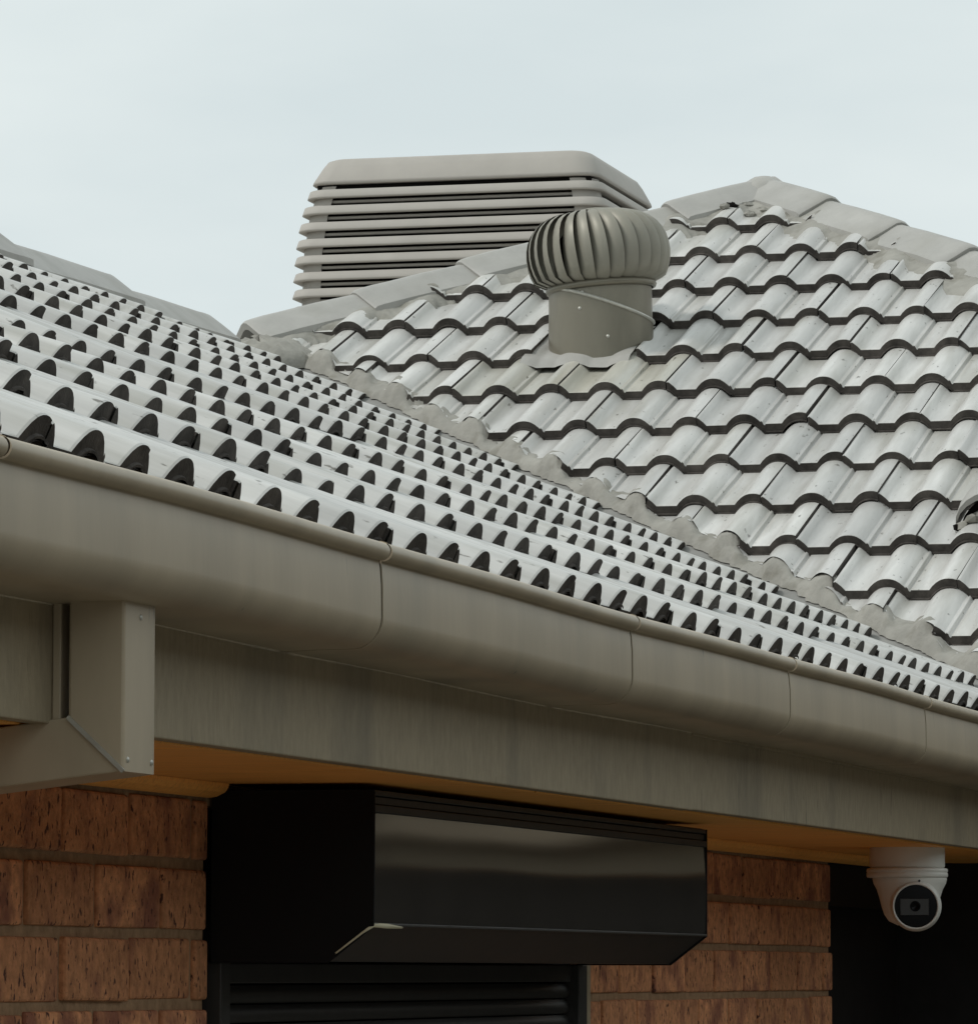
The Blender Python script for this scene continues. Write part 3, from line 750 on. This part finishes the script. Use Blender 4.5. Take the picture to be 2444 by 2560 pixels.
b = MB(); b.grid([ringrow(RB - 0.001, [z_ - 0.004 for z_ in zs_seam]), ringrow(RB - 0.004, [(MT @ Vector((RB * c[0], RB * c[1], 0))).z for c in low])], 0, True); b.build('upper_collar', M['ventbase'], vt)
b = MB(); rows = []
for t_ in range(9):
    a = t_ * math.pi / 4; rows.append(ringrow(RB + 0.0015 + 0.0052 * math.cos(a), [z_ + 0.0052 * math.sin(a) for z_ in zs_seam]))
b.grid(rows, 0, True); b.build('swivel_rim', M['rim'], vt)
b = MB(); b.lathe([(0.146, -0.012), (0.153, -0.010), (0.156, -0.002), (0.154, 0.005), (0.148, 0.008), (0.128, 0.008)], 48); b.build('throat_rim', M['ventbase'], vt, MT)
for zz, aa in ((ZTOP - 0.075, -1.75), (ZTOP - 0.03, -1.70), (VZ + 0.03, -1.2)):
    b = MB(); b.lathe([(0.0, 0.003), (0.004, 0.002), (0.005, 0.0)], 10); dv_ = Vector((math.cos(aa), math.sin(aa), 0))
    b.build('rivet', M['rim'], vt, Matrix.Translation(Vector((VX, VY, zz)) + dv_ * (RB + 0.0005)) @ dv_.to_track_quat('Z', 'Y').to_matrix().to_4x4())
# dark throat inside and the vanes
b = MB(); b.lathe([(0.11, 0.0), (0.12, 0.07), (0.115, 0.13), (0.07, 0.19), (0.0, 0.195)], 24); b.build('inner_drum', M['void'], vt, MT)
NV = 28; HV = 0.222; RV = 0.192
vb = MB(); rows = []; back = []
for i in range(13):
    t_ = i / 12
    a = R(-40) + t_ * R(126)                               # flattened ball outline
    rr = 0.030 + (RV - 0.030) * math.cos(a) ** 0.62 if math.cos(a) > 0 else 0.03
    zz = 0.085 + 0.128 * math.sin(a) / 1.0
    if i == 0: rr = 0.147; zz = 0.006
    sw = 0.16 * (t_ ** 2) - 0.02                           # vanes sweep sideways towards the top
    row = []
    wv_ = (2 * math.pi / NV) * (1.28 if i < 11 else 1.05)
    for j in range(6):
        q = j / 5; an = sw + (q - 0.5) * wv_
        bulge = 0.010 * math.sin(math.pi * min(1, q * 1.15)) - 0.034 * q + 0.012
        r_ = rr + bulge * (0.35 + 0.65 * math.sin(math.pi * min(1, t_ * 1.02)))
        row.append((r_ * math.cos(an), -r_ * math.sin(an), zz))
    rows.append(row)
vb.grid(rows, 0, True, flip=True)
vane_me = vb.mesh('vane', [M['vent']])
for k in range(NV):
    put('vane', vane_me, vt, MT @ Matrix.Rotation(2 * math.pi * k / NV, 4, 'Z') @ Matrix.Translation((0, 0, random.gauss(0, .0006))))
b = MB(); b.lathe([(0.0, 0.2235), (0.03, 0.2225), (0.062, 0.217), (0.068, 0.211)], 32); b.build('top_plate', M['vent'], vt, MT)
# soft metal flashing draped over the rolls in place of one tile
b = MB(); rows = []
r_ = 4; yb = YB + (13 - r_) * CG
for j in range(12):
    q = j / 11; y = yb - 0.085 + q * 0.34; rw = []
    for i in range(49):
        x = XB0 - 3 * W - 0.075 + i / 48 * 0.31
        h = 0.008 + prof(x - XB0) * 0.4 + (TH * (1 - (y - yb) / CG) if y > yb else TH) + 0.001 + 0.004 * nz3(x * 9, y * 9, 2)
        if j == 0: h -= 0.010
        if j <= 1: h += 0.006 * nz3(x * 14, 3.3)
        rw.append((x, y + (0.012 * nz3(x * 8, 1.1) if j == 0 else 0), zBp(y) + h))
    rows.append(rw)
b.grid(rows, 0, True, flip=False)
b.build('flashing', M['cap'], vt)

# ------------------------------------------------------------------ capped stub at the right edge of the hip end
cx_, cy_ = -0.365, 7.93
st = empty('roof_cap', (cx_, cy_, zBp(cy_))); bpy.context.view_layer.update(); WINV[st.name] = st.matrix_world.inverted()
tag(st, 'grey ridge cap with a dark broken mortar end at the right edge of the tiles', 'ridge cap')
up = Vector((0, CP, SP)); sdv = Vector((1, 0, 0)); nn = sdv.cross(up)
b = MB(); rows = []
for q, wdt, hh in ((0, 0.11, 0.105), (0.03, 0.112, 0.112), (0.10, 0.108, 0.108), (0.25, 0.103, 0.09), (0.45, 0.10, 0.06)):
    o_ = Vector((cx_, cy_, zBp(cy_))) + up * q
    rows.append([o_ + sdv * (-wdt * math.cos(a)) + nn * (0.02 + hh * math.sin(a) ** 0.75) for a in [math.pi * i / 12 for i in range(13)]])
b.grid(rows, 0, True, flip=False); b.grid([[p - nn * 0.016 + up * 0.002 for p in rows[0]], rows[0]], 0, False)
b.build('cap_shell', M['cap'], st)
b = MB(); o_ = Vector((cx_, cy_, zBp(cy_))) + up * 0.035
b.face([o_ + sdv * (-0.105 * math.cos(a)) + nn * (0.0 + 0.10 * math.sin(a)) for a in [math.pi * i / 12 for i in range(13)]]); b.build('cap_hollow', M['void'], st)
for i in range(9):
    b = MB(); sz = random.uniform(0.012, 0.024); rows = []
    for j in range(4):
        a = j / 3 * math.pi - math.pi / 2
        rows.append([(sz * math.cos(a) * math.cos(f_) * random.uniform(.6, 1.3), sz * math.cos(a) * math.sin(f_) * random.uniform(.6, 1.3), sz * 0.7 * math.sin(a)) for f_ in [k * math.pi / 3 for k in range(6)]])
    b.grid(rows, 0, False, closed=True)
    p = Vector((cx_, cy_, zBp(cy_))) + up * random.uniform(-0.02, 0.02) + sdv * random.uniform(-0.10, 0.08) + nn * random.uniform(0.03, 0.06)
    b.build('mortar_crumb', M['mortar'] if i % 3 else M['void'], st, Matrix.Translation(p))

# ------------------------------------------------------------------ evaporative cooler behind the hip
ck = empty('evaporative_cooler', (-3.13, 13.45, 3.6)); bpy.context.view_layer.update(); WINV[ck.name] = ck.matrix_world.inverted()
tag(ck, 'large beige louvred evaporative cooler standing behind the left hip', 'rooftop cooler')
CX, CY0, HWX, DPY = -3.135, 12.92, 0.520, 0.90
def rrect(hx, hy, r, n=6):
    P = []
    for (sx, sy, a0) in ((1, -1, -90), (1, 1, 0), (-1, 1, 90), (-1, -1, 180)):
        for i in range(n + 1):
            a = R(a0 + 90 * i / n); P.append((sx * (hx - r) + r * math.cos(a), sy * (hy - r) + r * math.sin(a)))
    return P
cyc = CY0 + DPY / 2
def ringz(hx, hy, r, z): return [(CX + x, cyc + y, z) for x, y in rrect(hx, hy, r)]
b = MB(); hy = DPY / 2
zl = 4.728
b.grid([ringz(HWX + 0.000, hy, 0.075, zl - 0.004), ringz(HWX + 0.006, hy + 0.006, 0.075, zl), ringz(HWX + 0.004, hy + 0.004, 0.075, zl + 0.010), ringz(HWX - 0.022, hy - 0.022, 0.075, zl + 0.062), ringz(HWX - 0.038, hy - 0.038, 0.07, zl + 0.086), ringz(HWX - 0.058, hy - 0.058, 0.06, zl + 0.094), ringz(HWX - 0.30, hy - 0.30, 0.03, zl + 0.103)], 0, True, closed=True)
b.face(ringz(HWX - 0.30, hy - 0.30, 0.03, zl + 0.103)); b.face(ringz(HWX + 0.0, hy, 0.075, zl - 0.004)[::-1])
b.build('lid', M['cooler'], ck)
NLV = 10; pz = 0.0595
for i in range(NLV):
    zt = zl - 0.020 - i * pz; fl = 0.012 + 0.046 * (1 - math.exp(-i / 2.6))
    hx_, hy_ = HWX - 0.012 + fl, hy - 0.012 + fl
    b = MB()
    b.grid([ringz(hx_ - 0.012, hy_ - 0.012, 0.06, zt - 0.002), ringz(hx_ + 0.011, hy_ + 0.011, 0.075, zt - 0.0035), ringz(hx_ + 0.015, hy_ + 0.015, 0.077, zt - 0.006), ringz(hx_ + 0.0215, hy_ + 0.0215, 0.08, zt - 0.028), ringz(hx_ + 0.022, hy_ + 0.022, 0.08, zt - 0.033), ringz(hx_ + 0.014, hy_ + 0.014, 0.075, zt - 0.0355), ringz(hx_ - 0.030, hy_ - 0.030, 0.06, zt - 0.030)], 0, True, closed=True, flip=True)
    b.build('louvre', M['cooler'], ck)
    b = MB(); b.grid([ringz(hx_ - 0.012, hy_ - 0.012, 0.06, zt - 0.0405), ringz(hx_ - 0.008, hy_ - 0.008, 0.06, zt - 0.046), ringz(hx_ - 0.010, hy_ - 0.010, 0.06, zt - 0.0510), ringz(hx_ - 0.020, hy_ - 0.020, 0.06, zt - 0.0515)], 0, True, closed=True, flip=True)
    b.build('inner_slat', M['cooler'], ck)
# moulded corner posts close the louvre gaps at the corners
for sx in (-1, 1):
    for sy in (-1, 1):
        b = MB(); rows = []
        for zz, fl in ((zl - 0.01, 0.006), (zl - 0.12, 0.030), (zl - 0.25, 0.045), (zl - NLV * pz - 0.02, 0.056)):
            hx_, hy_ = HWX - 0.016 + fl, hy - 0.016 + fl; P = []
            c = (sx * (hx_ - 0.07), sy * (hy_ - 0.07))
            P.append((CX + sx * (hx_ - 0.085), cyc + sy * hy_, zz))
            for k in range(7):
                a = R(90 - 15 * k); P.append((CX + c[0] + sx * 0.07 * math.cos(a), cyc + c[1] + sy * 0.07 * math.sin(a), zz))
            P.append((CX + sx * hx_, cyc + sy * (hy_ - 0.085), zz)); rows.append(P)
        b.grid(rows, 0, True, flip=(sx * sy > 0)); b.build('corner_post', M['cooler'], ck)
b = MB(); b.box(CX - HWX + 0.022, CX + HWX - 0.022, CY0 + 0.022, CY0 + DPY - 0.022, zl - NLV * pz - 0.02, zl - 0.005); b.build('pad_core', M['void'], ck)
zb0 = zl - NLV * pz - 0.02
b = MB(); b.box(CX - HWX - 0.03, CX + HWX + 0.03, CY0 - 0.03, CY0 + DPY + 0.03, zb0 - 0.12, zb0); b.build('base_tray', M['cooler'], ck, bevel=0.02)
b = MB(); b.box(CX - 0.28, CX + 0.28, CY0 + 0.17, CY0 + DPY - 0.17, 3.3, zb0 - 0.12); b.build('duct_dropper', M['cooler'], ck)
